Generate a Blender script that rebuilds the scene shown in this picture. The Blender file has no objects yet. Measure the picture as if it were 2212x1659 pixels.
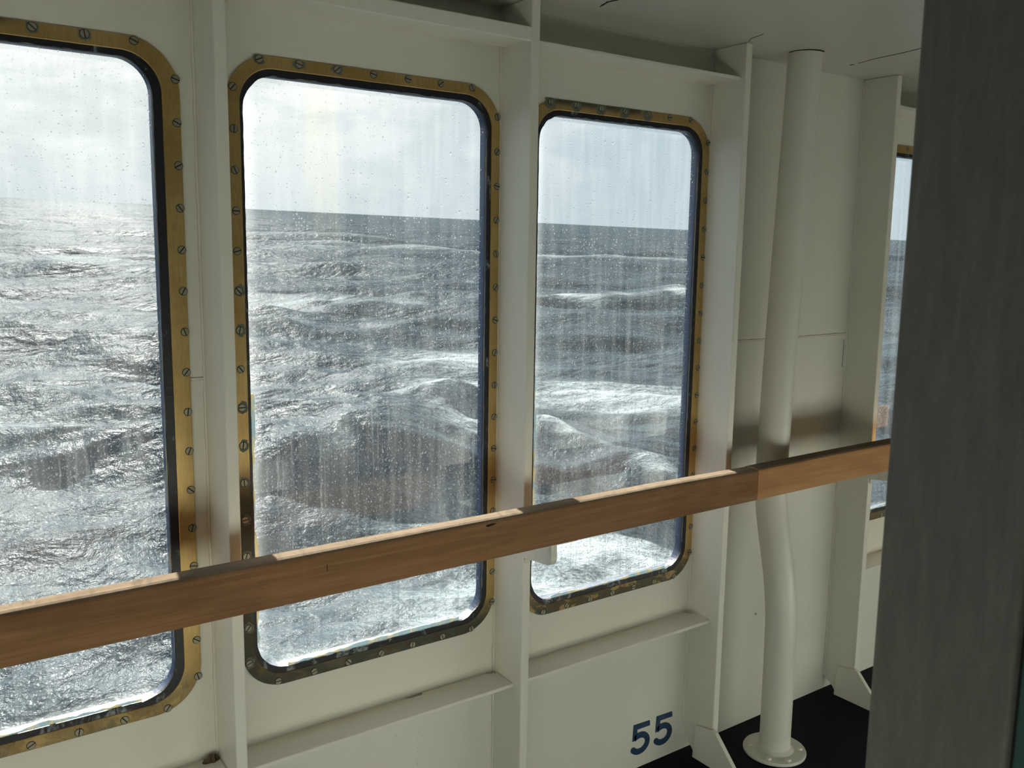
import bpy, bmesh, math, random
import numpy as np
from mathutils import Matrix, Vector

sc = bpy.context.scene
COL = sc.collection
random.seed(55)

# ------------------------------------------------------------------ camera
F_PX, WPX = 1973.0, 2212.0
CAM = Vector((0.0, -1.85, 1.5475))
cd = bpy.data.cameras.new('camera')
cam = bpy.data.objects.new('camera', cd)
COL.objects.link(cam)
cd.sensor_fit = 'HORIZONTAL'
cd.sensor_width = 36.0
cd.lens = 36.0 * F_PX / WPX
cd.clip_start = 0.02
cd.clip_end = 20000
right = Vector((0.81320528, -0.5817915, 0.01469059))
fwd = Vector((0.57729384, 0.80320862, -0.14692761))
up = Vector((0.07368163, 0.1279631, 0.98903815))
m = Matrix((right, up, -fwd)).transposed().to_4x4()
m.translation = CAM
cam.matrix_world = m
cd.dof.use_dof = True
cd.dof.focus_distance = 2.6
cd.dof.aperture_fstop = 15.0
sc.camera = cam

# ------------------------------------------------------------------ view
sc.view_settings.view_transform = 'Standard'
sc.view_settings.look = 'None'
sc.view_settings.exposure = 0.0
sc.view_settings.gamma = 1.0
sc.cycles.use_denoising = True
sc.cycles.max_bounces = 12
sc.cycles.diffuse_bounces = 6
sc.cycles.transparent_max_bounces = 24
sc.cycles.sample_clamp_indirect = 12.0

# ------------------------------------------------------------------ node helper
class NT:
    def __init__(self, tree):
        self.t = tree
        self.n = tree.nodes
        self.l = tree.links
    def put(self, sock, v):
        if v is None:
            return
        if hasattr(v, 'is_linked') or hasattr(v, 'links'):
            self.l.new(v, sock)
        elif isinstance(v, (tuple, list)):
            if len(sock.default_value) == 4 and len(v) == 3:
                v = tuple(v) + (1.0,)
            sock.default_value = v
        else:
            try:
                sock.default_value = v
            except TypeError:
                sock.default_value = (v, v, v) if len(sock.default_value) == 3 else (v, v, v, 1)
    def node(self, kind, out=0, attrs=None, **ins):
        nd = self.n.new(kind)
        for k, v in (attrs or {}).items():
            setattr(nd, k, v)
        for k, v in ins.items():
            key = int(k[1:]) if k[0] == '_' and k[1:].isdigit() else k.replace('_', ' ')
            self.put(nd.inputs[key], v)
        return nd.outputs[out] if out is not None else nd
    def math(self, op, a, b=None, c=None, clamp=False):
        nd = self.n.new('ShaderNodeMath')
        nd.operation = op
        nd.use_clamp = clamp
        self.put(nd.inputs[0], a)
        self.put(nd.inputs[1], b)
        self.put(nd.inputs[2], c)
        return nd.outputs[0]
    def add(self, a, b): return self.math('ADD', a, b)
    def sub(self, a, b): return self.math('SUBTRACT', a, b)
    def mul(self, a, b): return self.math('MULTIPLY', a, b)
    def mx(self, a, b): return self.math('MAXIMUM', a, b)
    def ss(self, x, lo, hi, a=0.0, b=1.0):
        nd = self.n.new('ShaderNodeMapRange')
        nd.interpolation_type = 'SMOOTHSTEP'
        self.put(nd.inputs[0], x)
        for i, v in enumerate((lo, hi, a, b)):
            self.put(nd.inputs[i + 1], v)
        return nd.outputs[0]
    def lin(self, x, lo, hi, a=0.0, b=1.0):
        nd = self.n.new('ShaderNodeMapRange')
        self.put(nd.inputs[0], x)
        for i, v in enumerate((lo, hi, a, b)):
            self.put(nd.inputs[i + 1], v)
        return nd.outputs[0]
    def mix(self, f, a, b):
        nd = self.n.new('ShaderNodeMix')
        nd.data_type = 'RGBA'
        self.put(nd.inputs[0], f)
        self.put(nd.inputs[6], a)
        self.put(nd.inputs[7], b)
        return nd.outputs[2]
    def shmix(self, f, a, b):
        nd = self.n.new('ShaderNodeMixShader')
        self.put(nd.inputs[0], f)
        self.l.new(a, nd.inputs[1])
        self.l.new(b, nd.inputs[2])
        return nd.outputs[0]
    def pos(self):
        nd = self.n.new('ShaderNodeNewGeometry')
        s = self.n.new('ShaderNodeSeparateXYZ')
        self.l.new(nd.outputs['Position'], s.inputs[0])
        return nd.outputs['Position'], s.outputs[0], s.outputs[1], s.outputs[2]
    def xyz(self, x, y, z):
        nd = self.n.new('ShaderNodeCombineXYZ')
        for i, v in enumerate((x, y, z)):
            self.put(nd.inputs[i], v)
        return nd.outputs[0]
    def sep(self, v):
        s = self.n.new('ShaderNodeSeparateXYZ')
        self.l.new(v, s.inputs[0])
        return s.outputs
    def vmul(self, v, k):
        nd = self.n.new('ShaderNodeVectorMath')
        nd.operation = 'MULTIPLY'
        self.l.new(v, nd.inputs[0])
        nd.inputs[1].default_value = k
        return nd.outputs[0]
    def noise(self, v, scale, detail=3.0, rough=0.5, dist=0.0):
        nd = self.n.new('ShaderNodeTexNoise')
        self.put(nd.inputs['Vector'], v)
        nd.inputs['Scale'].default_value = scale
        nd.inputs['Detail'].default_value = detail
        nd.inputs['Roughness'].default_value = rough
        nd.inputs['Distortion'].default_value = dist
        return nd.outputs[0]
    def bump(self, h, dist=0.001, strength=1.0, normal=None):
        nd = self.n.new('ShaderNodeBump')
        nd.inputs['Strength'].default_value = strength
        nd.inputs['Distance'].default_value = dist
        self.put(nd.inputs['Height'], h)
        if normal is not None:
            self.l.new(normal, nd.inputs['Normal'])
        return nd.outputs[0]

def new_mat(name):
    mt = bpy.data.materials.new(name)
    mt.use_nodes = True
    mt.node_tree.nodes.clear()
    t = NT(mt.node_tree)
    out = t.n.new('ShaderNodeOutputMaterial')
    return mt, t, out.inputs[0]

def principled(t, **k):
    nd = t.n.new('ShaderNodeBsdfPrincipled')
    for key, v in k.items():
        t.put(nd.inputs[key.replace('_', ' ')], v)
    return nd.outputs[0]

# ------------------------------------------------------------------ sun and sky
SUN_AZ, SUN_EL = math.radians(11.0), math.radians(31.0)
SUN = Vector((math.sin(SUN_AZ) * math.cos(SUN_EL), math.cos(SUN_AZ) * math.cos(SUN_EL), math.sin(SUN_EL)))
sl = bpy.data.lights.new('sun', 'SUN')
sl.energy = 22.5
sl.angle = math.radians(1.2)
sl.color = (1.0, 0.98, 0.90)
so = bpy.data.objects.new('sun', sl)
COL.objects.link(so)
so.rotation_euler = (-SUN).to_track_quat('-Z', 'Y').to_euler()
so.location = (2, 8, 6)

w = bpy.data.worlds.new('sky')
sc.world = w
w.use_nodes = True
w.node_tree.nodes.clear()
t = NT(w.node_tree)
tc = t.n.new('ShaderNodeTexCoord')
dirv = tc.outputs['Generated']
dx, dy, dz = t.sep(dirv)
dt = t.n.new('ShaderNodeVectorMath')
dt.operation = 'DOT_PRODUCT'
t.l.new(dirv, dt.inputs[0])
dt.inputs[1].default_value = tuple(SUN)
dot = dt.outputs['Value']
near = t.ss(dot, 0.78, 0.955)
base = t.mix(near, (0.50, 0.61, 0.68), (0.80, 0.855, 0.84))
cl = t.noise(t.vmul(dirv, (2.2, 2.2, 5.5)), 1.7, 6.0, 0.55, 0.4)
cl2 = t.noise(t.vmul(dirv, (3.0, 3.0, 9.0)), 4.0, 5.0, 0.6, 0.3)
cmask = t.mul(t.ss(t.add(t.mul(cl, 0.7), t.mul(cl2, 0.3)), 0.45, 0.58), t.ss(dz, 0.0, 0.12, 0.25, 0.9))
base = t.mix(cmask, base, t.mix(near, (0.66, 0.74, 0.79), (1.05, 1.06, 1.03)))
hz = t.ss(dz, 0.0, 0.14, 0.35, 0.0)
base = t.mix(hz, base, t.mix(near, (0.60, 0.68, 0.71), (0.93, 0.96, 0.93)))
below = t.ss(dz, -0.06, 0.02)
base = t.mix(below, (0.12, 0.15, 0.18), base)
bg = t.node('ShaderNodeBackground', Color=base, Strength=1.0)
wo = t.n.new('ShaderNodeOutputWorld')
t.l.new(bg, wo.inputs[0])

# ------------------------------------------------------------------ object helpers
def setp(o, label=None, cat=None, group=None, kind=None):
    if label: o['label'] = label
    if cat: o['category'] = cat
    if group: o['group'] = group
    if kind: o['kind'] = kind
    return o

def empty(name, loc, label=None, cat=None, group=None, kind=None):
    o = bpy.data.objects.new(name, None)
    o.empty_display_size = 0.05
    COL.objects.link(o)
    o.location = loc
    WLOC[o] = Vector(loc)
    return setp(o, label, cat, group, kind)

WLOC = {}

def obj(name, bm, mats, parent=None, smooth=False, origin=None, fixn=True):
    """link a bmesh given in ship coordinates as one object"""
    if fixn:
        bmesh.ops.recalc_face_normals(bm, faces=bm.faces[:])
    base = WLOC[parent] if parent is not None else Vector((0, 0, 0))
    org = Vector(origin) if origin is not None else base
    bmesh.ops.translate(bm, verts=bm.verts[:], vec=-org)
    me = bpy.data.meshes.new(name)
    bm.to_mesh(me)
    bm.free()
    for mm in (mats if isinstance(mats, (list, tuple)) else [mats]):
        me.materials.append(mm)
    if smooth:
        for p in me.polygons:
            p.use_smooth = True
    o = bpy.data.objects.new(name, me)
    COL.objects.link(o)
    if parent is not None:
        o.parent = parent
    o.location = org - base
    WLOC[o] = org
    return o

def bev(o, wdt, seg=2, ang=35):
    md = o.modifiers.new('bevel', 'BEVEL')
    md.width = wdt
    md.segments = seg
    md.limit_method = 'ANGLE'
    md.angle_limit = math.radians(ang)
    md.harden_normals = False
    return o

def add_box(bm, x0, x1, y0, y1, z0, z1, mi=0):
    vs = [bm.verts.new(c) for c in ((x0, y0, z0), (x1, y0, z0), (x1, y1, z0), (x0, y1, z0),
                                    (x0, y0, z1), (x1, y0, z1), (x1, y1, z1), (x0, y1, z1))]
    for f in ((0, 3, 2, 1), (4, 5, 6, 7), (0, 1, 5, 4), (1, 2, 6, 5), (2, 3, 7, 6), (3, 0, 4, 7)):
        bm.faces.new([vs[i] for i in f]).material_index = mi
    return vs

def add_prism(bm, pts, axis, a, b, mi=0):
    """extrude polygon pts (2D) along axis between a and b; 'x': pts are (y,z); 'y': (x,z); 'z': (x,y)"""
    def P(p, h):
        return (h, p[0], p[1]) if axis == 'x' else (p[0], h, p[1]) if axis == 'y' else (p[0], p[1], h)
    A = [bm.verts.new(P(p, a)) for p in pts]
    B = [bm.verts.new(P(p, b)) for p in pts]
    fs = [bm.faces.new(A), bm.faces.new(B[::-1])]
    n = len(pts)
    for i in range(n):
        fs.append(bm.faces.new((A[i], B[i], B[(i + 1) % n], A[(i + 1) % n])))
    for f in fs:
        f.material_index = mi
    fs[0].normal_update()
    fs[1].normal_update()
    bmesh.ops.triangulate(bm, faces=fs[:2])

def rrect(x0, x1, z0, z1, r, n=10):
    pts = []
    for cx, cz, a0 in ((x1 - r, z1 - r, 0), (x0 + r, z1 - r, 90), (x0 + r, z0 + r, 180), (x1 - r, z0 + r, 270)):
        for i in range(n + 1):
            a = math.radians(a0 + 90 * i / n)
            pts.append((cx + r * math.cos(a), cz + r * math.sin(a)))
    return pts

def dense(pts, step):
    out = []
    n = len(pts)
    for i in range(n):
        a, b = Vector(pts[i]), Vector(pts[(i + 1) % n])
        k = max(1, int((b - a).length / step))
        for j in range(k):
            out.append(tuple(a.lerp(b, j / k)))
    return out

def add_ring(bm, outer, inner, y0, y1, mi=0):
    """solid ring between two contours of equal count, from y0 (room side) to y1"""
    n = len(outer)
    V = [[bm.verts.new((p[0], y, p[1])) for p in c] for c, y in ((outer, y0), (inner, y0), (inner, y1), (outer, y1))]
    for i in range(n):
        j = (i + 1) % n
        for k in range(4):
            bm.faces.new((V[k][i], V[k][j], V[(k + 1) % 4][j], V[(k + 1) % 4][i])).material_index = mi

def add_tube(bm, path, radii, seg=28, caps=True):
    rings = []
    for i, (p, r) in enumerate(zip(path, radii)):
        p = Vector(p)
        a = Vector(path[max(i - 1, 0)])
        b = Vector(path[min(i + 1, len(path) - 1)])
        d = (b - a).normalized()
        u = Vector((1, 0, 0)) - d * d.x
        u.normalize()
        v = d.cross(u)
        rings.append([bm.verts.new(p + (u * math.cos(q) + v * math.sin(q)) * r)
                      for q in (2 * math.pi * k / seg for k in range(seg))])
    for A, B in zip(rings, rings[1:]):
        for k in range(seg):
            bm.faces.new((A[k], A[(k + 1) % seg], B[(k + 1) % seg], B[k]))
    if caps:
        bm.faces.new(rings[0][::-1])
        bm.faces.new(rings[-1])

def add_disc(bm, c, axis, r, h, seg=20, mi=0, rr=None):
    """short cylinder standing from c along unit axis, rr optional top radius"""
    ax = Vector(axis).normalized()
    u = ax.orthogonal().normalized()
    v = ax.cross(u)
    c = Vector(c)
    A = [bm.verts.new(c + (u * math.cos(q) + v * math.sin(q)) * r) for q in (2 * math.pi * k / seg for k in range(seg))]
    B = [bm.verts.new(c + ax * h + (u * math.cos(q) + v * math.sin(q)) * (rr or r)) for q in (2 * math.pi * k / seg for k in range(seg))]
    fs = [bm.faces.new(A[::-1]), bm.faces.new(B)]
    for k in range(seg):
        fs.append(bm.faces.new((A[k], A[(k + 1) % seg], B[(k + 1) % seg], B[k])))
    for f in fs:
        f.material_index = mi

# ------------------------------------------------------------------ materials
def mat_paint(name, col, rough=0.38, peel=0.00025):
    mt, t, out = new_mat(name)
    P, x, y, z = t.pos()
    big = t.noise(P, 2.6, 3.0, 0.55)
    fine = t.noise(P, 260.0, 2.0, 0.5)
    mid = t.noise(P, 34.0, 3.0, 0.5)
    c = t.mix(t.ss(big, 0.3, 0.75), col, tuple(a * b for a, b in zip(col, (0.95, 0.95, 0.93))))
    speck = t.ss(t.noise(P, 95.0, 1.0, 0.5), 0.80, 0.84)
    c = t.mix(t.mul(speck, 0.35), c, (0.20, 0.18, 0.13))
    h = t.add(t.mul(fine, 0.35), t.mul(mid, 0.9))
    b = t.bump(h, peel * 4, 0.55)
    t.l.new(principled(t, Base_Color=c, Roughness=rough, Normal=b), out)
    return mt

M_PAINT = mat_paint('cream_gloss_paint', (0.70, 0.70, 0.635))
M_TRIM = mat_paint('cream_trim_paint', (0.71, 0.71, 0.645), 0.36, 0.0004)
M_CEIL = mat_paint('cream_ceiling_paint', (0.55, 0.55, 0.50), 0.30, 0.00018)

def mat_flat(name, col, rough=0.5, metallic=0.0, bump=0.0, bscale=60.0):
    mt, t, out = new_mat(name)
    P, x, y, z = t.pos()
    n = t.noise(P, bscale, 3.0, 0.6)
    c = t.mix(n, tuple(a * 0.8 for a in col), tuple(a * 1.2 for a in col))
    k = dict(Base_Color=c, Roughness=rough, Metallic=metallic)
    if bump:
        k['Normal'] = t.bump(n, bump, 0.7)
    t.l.new(principled(t, **k), out)
    return mt

M_DECK = mat_flat('navy_deck_paint', (0.0010, 0.0018, 0.0075), 0.6, 0, 0.001, 25)
M_DECK.node_tree.nodes['Principled BSDF'].inputs['Specular IOR Level'].default_value = 0.12
M_NAVY = mat_flat('navy_hull_paint', (0.016, 0.028, 0.062), 0.30, 0, 0.0006, 90)
M_CRACK = mat_flat('black_crack', (0.004, 0.004, 0.003), 0.9)
M_DIGIT = mat_flat('navy_number_paint', (0.010, 0.042, 0.100), 0.45, 0, 0.0006, 120)
M_SCREW = mat_flat('dull_bronze_screw', (0.30, 0.29, 0.22), 0.5, 0.45, 0.0002, 300)
M_SLOT = mat_flat('screw_slot_dark', (0.012, 0.012, 0.008), 0.9)  # dark tone for the slot and the ring round the head
M_VERD = mat_flat('verdigris_stain', (0.125, 0.14, 0.108), 0.8, 0, 0.0006, 160)
M_RUBBER = mat_flat('black_rubber', (0.010, 0.010, 0.012), 0.5)
M_TEAL = mat_flat('dark_teal_paint', (0.036, 0.105, 0.088), 0.5)
M_BLACKDOOR = mat_flat('dark_door_paint', (0.012, 0.014, 0.014), 0.6)
M_BOUNCE_CUT = mat_flat('brown_bounce_cutter', (0.10, 0.085, 0.065), 0.6)  # invented dark upper half of the unseen wall, cuts bounced light
M_BOUNCE = mat_paint('white_bounce_paint', (0.83, 0.83, 0.76))  # lower half of the unseen wall, whitened to bounce more sunlight
M_GALV = mat_flat('bracket_white_paint', (0.70, 0.69, 0.62), 0.45, 0, 0.0004, 60)
M_RUST = mat_flat('rust_and_dirt', (0.12, 0.095, 0.055), 0.9, 0, 0.0012, 120)

def mat_brass(name, z0, z1, dull, lowk):
    mt, t, out = new_mat(name)
    P, x, y, z = t.pos()
    n1 = t.noise(P, 9.0, 4.0, 0.6)
    n2 = t.noise(P, 55.0, 5.0, 0.65, 0.6)
    n3 = t.noise(t.vmul(P, (240, 240, 30)), 1.0, 2.0, 0.5)
    c = t.mix(t.ss(n1, 0.3, 0.7), (0.40, 0.275, 0.100), (0.53, 0.385, 0.155))
    c = t.mix(t.mul(t.ss(n3, 0.35, 0.75), 0.30), c, (0.29, 0.185, 0.065))
    low = t.ss(z, z0 + 0.11, z0 + 0.02)
    lft = dull(t, x, z)
    n4 = t.noise(t.vmul(P, (14, 14, 26)), 1.0, 4.0, 0.6, 0.5)
    worn = t.mx(t.mul(low, lowk), lft)
    film = t.math('MULTIPLY', worn, t.ss(n4, 0.52, 0.60, 1.0, 0.9 if lowk >= 1 else 0.30), clamp=True)
    pat = t.mix(t.ss(n1, 0.42, 0.58), (0.070, 0.050, 0.026), (0.060, 0.064, 0.044))
    c = t.mix(film, c, pat)
    red = t.mul(worn, t.ss(t.noise(P, 17.0, 4.0, 0.6), 0.54, 0.64))
    c = t.mix(t.mul(red, 0.7), c, (0.080, 0.040, 0.026))
    green = t.mul(worn, t.ss(t.noise(t.vmul(P, (1.3, 1, 1.1)), 21.0, 4.0, 0.6), 0.56, 0.63))
    c = t.mix(t.mul(green, 0.75), c, (0.055, 0.085, 0.070))
    spots = t.ss(n2, 0.74, 0.78)
    stain = t.mx(film, t.mul(spots, 0.6))
    c = t.mix(t.mul(spots, 0.6), c, (0.10, 0.07, 0.03))
    met = t.lin(stain, 0, 1, 0.55, 0.05)
    rgh = t.lin(stain, 0, 1, 0.36, 0.75)
    b = t.bump(t.add(t.mul(n3, 0.3), t.mul(n2, 0.8)), 0.0006, 0.5)
    t.l.new(principled(t, Base_Color=c, Metallic=met, Roughness=rgh, Normal=b), out)
    return mt

def mat_gasket(z0):
    mt, t, out = new_mat('black_gasket')
    P, x, y, z = t.pos()
    n = t.noise(t.vmul(P, (30, 30, 12)), 1.0, 5.0, 0.65, 0.4)
    n2 = t.noise(P, 130.0, 4.0, 0.6)
    low = t.ss(z, z0 + 0.10, z0)
    dep = t.mul(t.ss(t.add(n, t.mul(low, 0.10)), 0.60, 0.68), t.ss(n2, 0.3, 0.6))
    c = t.mix(dep, (0.010, 0.011, 0.016), (0.22, 0.26, 0.27))
    b = t.bump(n2, 0.001, 0.7)
    t.l.new(principled(t, Base_Color=c, Roughness=0.42, Normal=b), out)
    return mt

def mat_sealant():
    mt, t, out = new_mat('old_window_sealant')
    P, x, y, z = t.pos()
    n = t.noise(t.vmul(P, (40, 40, 14)), 1.0, 3.0, 0.6)
    c = t.mix(t.ss(n, 0.45, 0.6), (0.42, 0.52, 0.56), (0.62, 0.58, 0.42))
    sh = principled(t, Base_Color=c, Roughness=0.6)
    tr = t.node('ShaderNodeBsdfTranslucent', Color=c)
    t.l.new(t.shmix(0.4, sh, tr), out)
    return mt

M_SEAL = mat_sealant()

def mat_glass(name, op, stain_x=None):
    """rain-wet, salt-hazed outside face of a pane; op = opening x0,x1,z0,z1"""
    mt, t, out = new_mat(name)
    P, x, y, z = t.pos()
    x0, x1, z0, z1 = op
    low = t.ss(z, z1 - 0.12, z0 + 0.45)
    def drops(scale, stretch, rmin, rmax, dens, seed):
        v = t.n.new('ShaderNodeTexVoronoi')
        v.voronoi_dimensions = '2D'
        v.feature = 'F1'
        jx = t.add(x, t.mul(t.sub(t.noise(P, 70.0, 2.0), 0.5), 0.006))
        t.l.new(t.xyz(t.add(t.mul(jx, scale), seed), t.mul(z, scale / stretch), 0.0), v.inputs['Vector'])
        v.inputs['Scale'].default_value = 1.0
        cr = t.n.new('ShaderNodeSeparateColor')
        t.l.new(v.outputs['Color'], cr.inputs[0])
        r = t.lin(t.math('POWER', cr.outputs[1], 1.6), 0, 1, rmin, rmax)
        q = t.math('DIVIDE', v.outputs['Distance'], r)
        h = t.math('SQRT', t.mx(t.sub(1.0, t.mul(q, q)), 0.0))
        ex = t.math('LESS_THAN', cr.outputs[0], dens)
        h = t.mul(h, ex)
        return h, t.mul(h, t.mul(r, 1.0 / scale))
    clus = t.ss(t.noise(t.vmul(P, (7, 7, 4)), 1.0, 3.0, 0.55), 0.35, 0.65)
    d1 = t.lin(low, 0, 1, 0.14, 0.42)
    d2 = t.add(t.lin(low, 0, 1, 0.12, 0.34), t.mul(clus, 0.12))
    d3 = t.lin(low, 0, 1, 0.04, 0.16)
    hA, mA = drops(300.0, 1.0, 0.10, 0.36, d1, 3.7)
    hB, mB = drops(165.0, 1.25, 0.10, 0.36, d2, 11.3)
    hC, mC = drops(80.0, 1.7, 0.06, 0.22, d3, 23.9)
    hh = t.mx(t.mx(mA, mB), mC)
    hm = t.mx(t.mx(hA, hB), hC)
    # water tracks running down the glass
    trk = t.noise(t.xyz(t.add(t.mul(x, 120.0), t.mul(t.noise(P, 16.0, 2.0), 1.6)), t.mul(z, 2.2), 0.0), 1.0, 1.0, 0.4)
    track = t.mul(t.ss(trk, 0.60, 0.67), t.lin(low, 0, 1, 0.15, 1.0))
    film = t.noise(t.vmul(P, (26, 26, 10)), 1.0, 4.0, 0.6)
    height = t.add(hh, t.add(t.mul(track, 0.0011), t.mul(film, 0.0009)))
    nrm = t.bump(height, 1.0, 1.0)
    mask = t.mx(t.ss(hm, 0.02, 0.30), t.mul(track, 0.32))
    mask = t.math('MULTIPLY', mask, 0.75, clamp=True)
    # salt haze
    st = t.noise(t.vmul(P, (55, 55, 3.2)), 1.0, 4.0, 0.6)
    sp = t.noise(P, 420.0, 2.0, 0.6)
    bl = t.noise(P, 5.0, 3.0, 0.5)
    haze = t.add(t.mul(t.ss(st, 0.35, 0.8), 0.026), t.mul(t.ss(bl, 0.35, 0.75), 0.016))
    haze = t.add(haze, t.mul(t.mul(t.ss(sp, 0.60, 0.75), low), 0.045))
    haze = t.add(haze, 0.010)
    edge = t.mx(t.ss(t.add(x, t.mul(t.sub(st, 0.5), 0.02)), x0 + 0.035, x0), t.ss(t.add(z, t.mul(t.sub(film, 0.5), 0.03)), z0 + 0.026, z0 + 0.004))
    top = t.mul(t.ss(t.add(z, t.mul(t.sub(film, 0.5), 0.04)), z1 - 0.022, z1 - 0.002), t.ss(st, 0.3, 0.6))
    haze = t.add(haze, t.mul(t.mx(edge, t.mul(top, 0.6)), 0.075))
    haze = t.mul(haze, t.ss(x, x1 - 0.008, x1 - 0.040, 0.18, 1.0))
    hcol = (0.93, 0.96, 0.95)
    if stain_x:
        sx = t.add(x, t.mul(t.sub(film, 0.5), 0.02))
        sm = t.mul(t.mul(t.ss(sx, stain_x[0], stain_x[0] + 0.01), t.ss(sx, stain_x[1], stain_x[1] - 0.012)), t.ss(t.add(z, t.mul(st, 0.25)), 1.62, 1.80))
        haze = t.add(haze, t.mul(sm, 0.020))
        hcol = t.mix(sm, (0.93, 0.96, 0.95), (0.98, 0.88, 0.55))
    haze = t.math('MINIMUM', haze, 0.85)
    tr = t.node('ShaderNodeBsdfTransparent', Color=(0.955, 0.975, 0.975))
    rf = t.node('ShaderNodeBsdfRefraction', Color=(0.97, 0.98, 0.98), Roughness=0.0, IOR=1.33, Normal=nrm)
    gl = t.node('ShaderNodeBsdfGlossy', Color=(1, 1, 1), Roughness=0.03, Normal=nrm)
    wet = t.shmix(0.06, rf, gl)
    clear = t.shmix(mask, tr, wet)
    df = t.node('ShaderNodeBsdfDiffuse', Color=hcol)
    tl = t.node('ShaderNodeBsdfTranslucent', Color=hcol)
    hz = t.shmix(0.62, df, tl)
    t.l.new(t.shmix(haze, clear, hz), out)
    return mt

def mat_glass_inner():
    mt, t, out = new_mat('clear_glass_inside')
    fr = t.node('ShaderNodeFresnel', IOR=1.33)
    tr = t.node('ShaderNodeBsdfTransparent', Color=(0.985, 0.99, 0.99))
    gl = t.node('ShaderNodeBsdfGlossy', Color=(1, 1, 1), Roughness=0.0)
    t.l.new(t.shmix(fr, tr, gl), out)
    return mt

M_GIN = mat_glass_inner()

def mat_wood(name, ca, cb, cdk, spec=0.10):
    mt, t, out = new_mat(name)
    P, x, y, z = t.pos()
    v = t.vmul(P, (2.2, 42, 42))
    g = t.noise(v, 1.0, 5.0, 0.6, 0.5)
    g2 = t.noise(t.vmul(P, (9, 330, 330)), 1.0, 3.0, 0.55)
    pores = t.ss(t.noise(t.vmul(P, (60, 700, 700)), 1.0, 2.0, 0.5), 0.66, 0.74)
    blot = t.noise(t.vmul(P, (3, 7, 7)), 1.0, 4.0, 0.6)
    c = t.mix(t.ss(g, 0.3, 0.7), ca, cb)
    c = t.mix(t.mul(t.ss(g2, 0.45, 0.75), 0.35), c, cdk)
    c = t.mix(t.mul(pores, 0.4), c, cdk)
    c = t.mix(t.mul(t.ss(blot, 0.48, 0.72), 0.45), c, cdk)
    b = t.bump(t.add(t.mul(g2, 0.5), g), 0.0006, 0.4)
    t.l.new(principled(t, Base_Color=c, Roughness=t.lin(g2, 0, 1, 0.55, 0.7), Specular_IOR_Level=spec, Normal=b), out)
    return mt

M_WOOD = mat_wood('worn_brown_hardwood', (0.245, 0.128, 0.060), (0.32, 0.180, 0.090), (0.140, 0.068, 0.032))
M_WOOD2 = mat_wood('lighter_orange_hardwood', (0.47, 0.245, 0.110), (0.57, 0.32, 0.150), (0.33, 0.155, 0.065))

M_WORN_DIMMED = mat_wood('worn_rail_top_sun_dimmed', (0.165, 0.124, 0.088), (0.215, 0.165, 0.120), (0.11, 0.076, 0.048), 0.0)  # worn greyer wood, also darkened to hold down the sunlight on top

def mat_post():
    mt, t, out = new_mat('weathered_grey_metal')
    P, x, y, z = t.pos()
    n = t.noise(t.vmul(P, (95, 95, 14)), 1.0, 5.0, 0.65, 0.3)
    n2 = t.noise(P, 260.0, 3.0, 0.6)
    c = t.mix(t.ss(n, 0.3, 0.75), (0.140, 0.138, 0.122), (0.190, 0.187, 0.168))
    c = t.mix(t.mul(t.ss(n2, 0.35, 0.7), 0.3), c, (0.115, 0.113, 0.098))
    b = t.bump(t.add(n, t.mul(n2, 0.4)), 0.0012, 0.6)
    t.l.new(principled(t, Base_Color=c, Roughness=0.62, Normal=b), out)
    return mt

M_POST = mat_post()

# ------------------------------------------------------------------ the wall and its windows
CEIL = 2.107
DECK = 0.0
HULL = 0.030
RIB_T, RIB_D = 0.024, 0.1213
RIBS = {1: -0.157, 2: 0.5631, 3: 1.2837, 4: 2.008, 5: 2.7255, 6: 3.4470}
PITCH = 0.7205

WIN = {
    1: dict(o=(-0.122, 0.5333, 0.586, 1.926), i=(-0.095, 0.4995, 0.612, 1.899), g=(-0.086, 0.4835, 0.624, 1.889)),
    2: dict(o=(0.6220, 1.2804, 0.580, 1.9235), i=(0.6495, 1.2565, 0.606, 1.8985), g=(0.6560, 1.2465, 0.618, 1.8855)),
    3: dict(o=(1.3620, 2.0065, 0.572, 1.9155), i=(1.3920, 1.9800, 0.600, 1.8900), g=(1.4000, 1.9700, 0.611, 1.8780)),
    4: dict(o=(2.7620, 3.4100, 0.588, 1.918), i=(2.7890, 3.3830, 0.615, 1.8910), g=(2.7980, 3.3730, 0.626, 1.8800)),
}
for _k, _s in ((5, -1), (6, -2), (7, -3), (8, -4)):
    WIN[_k] = {q: (v[0] + _s * PITCH, v[1] + _s * PITCH, v[2], v[3]) for q, v in WIN[1].items()}  # unseen windows added on the left to let in more sunlight
for _k, _s in ((9, 1), (10, 2), (11, 3)):
    WIN[_k] = {q: (v[0] + _s * PITCH, v[1] + _s * PITCH, v[2], v[3]) for q, v in WIN[4].items()}  # unseen windows added on the right for the same light
WX0, WX1 = -3.60, 6.30

def wall_front():
    bm = bmesh.new()
    edges = []
    def loop(pts):
        vs = [bm.verts.new((p[0], 0, p[1])) for p in pts]
        es = [bm.edges.new((vs[i], vs[(i + 1) % len(vs)])) for i in range(len(vs))]
        edges.extend(es)
        return vs
    loop([(WX0, -0.02), (WX1, -0.02), (WX1, CEIL + 0.02), (WX0, CEIL + 0.02)])
    for k, wv in WIN.items():
        loop(rrect(*wv['g'], 0.062))
    bmesh.ops.triangle_fill(bm, edges=edges, use_beauty=True)
    front = bm.faces[:]
    r = bmesh.ops.extrude_face_region(bm, geom=front)
    nv = [e for e in r['geom'] if isinstance(e, bmesh.types.BMVert)]
    bmesh.ops.translate(bm, verts=nv, vec=(0, HULL, 0))
    for f in bm.faces:
        yy = [v.co.y for v in f.verts]
        f.material_index = 0 if max(yy) < 1e-6 else 1
    return obj('wall_front', bm, [M_PAINT, M_NAVY])

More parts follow.
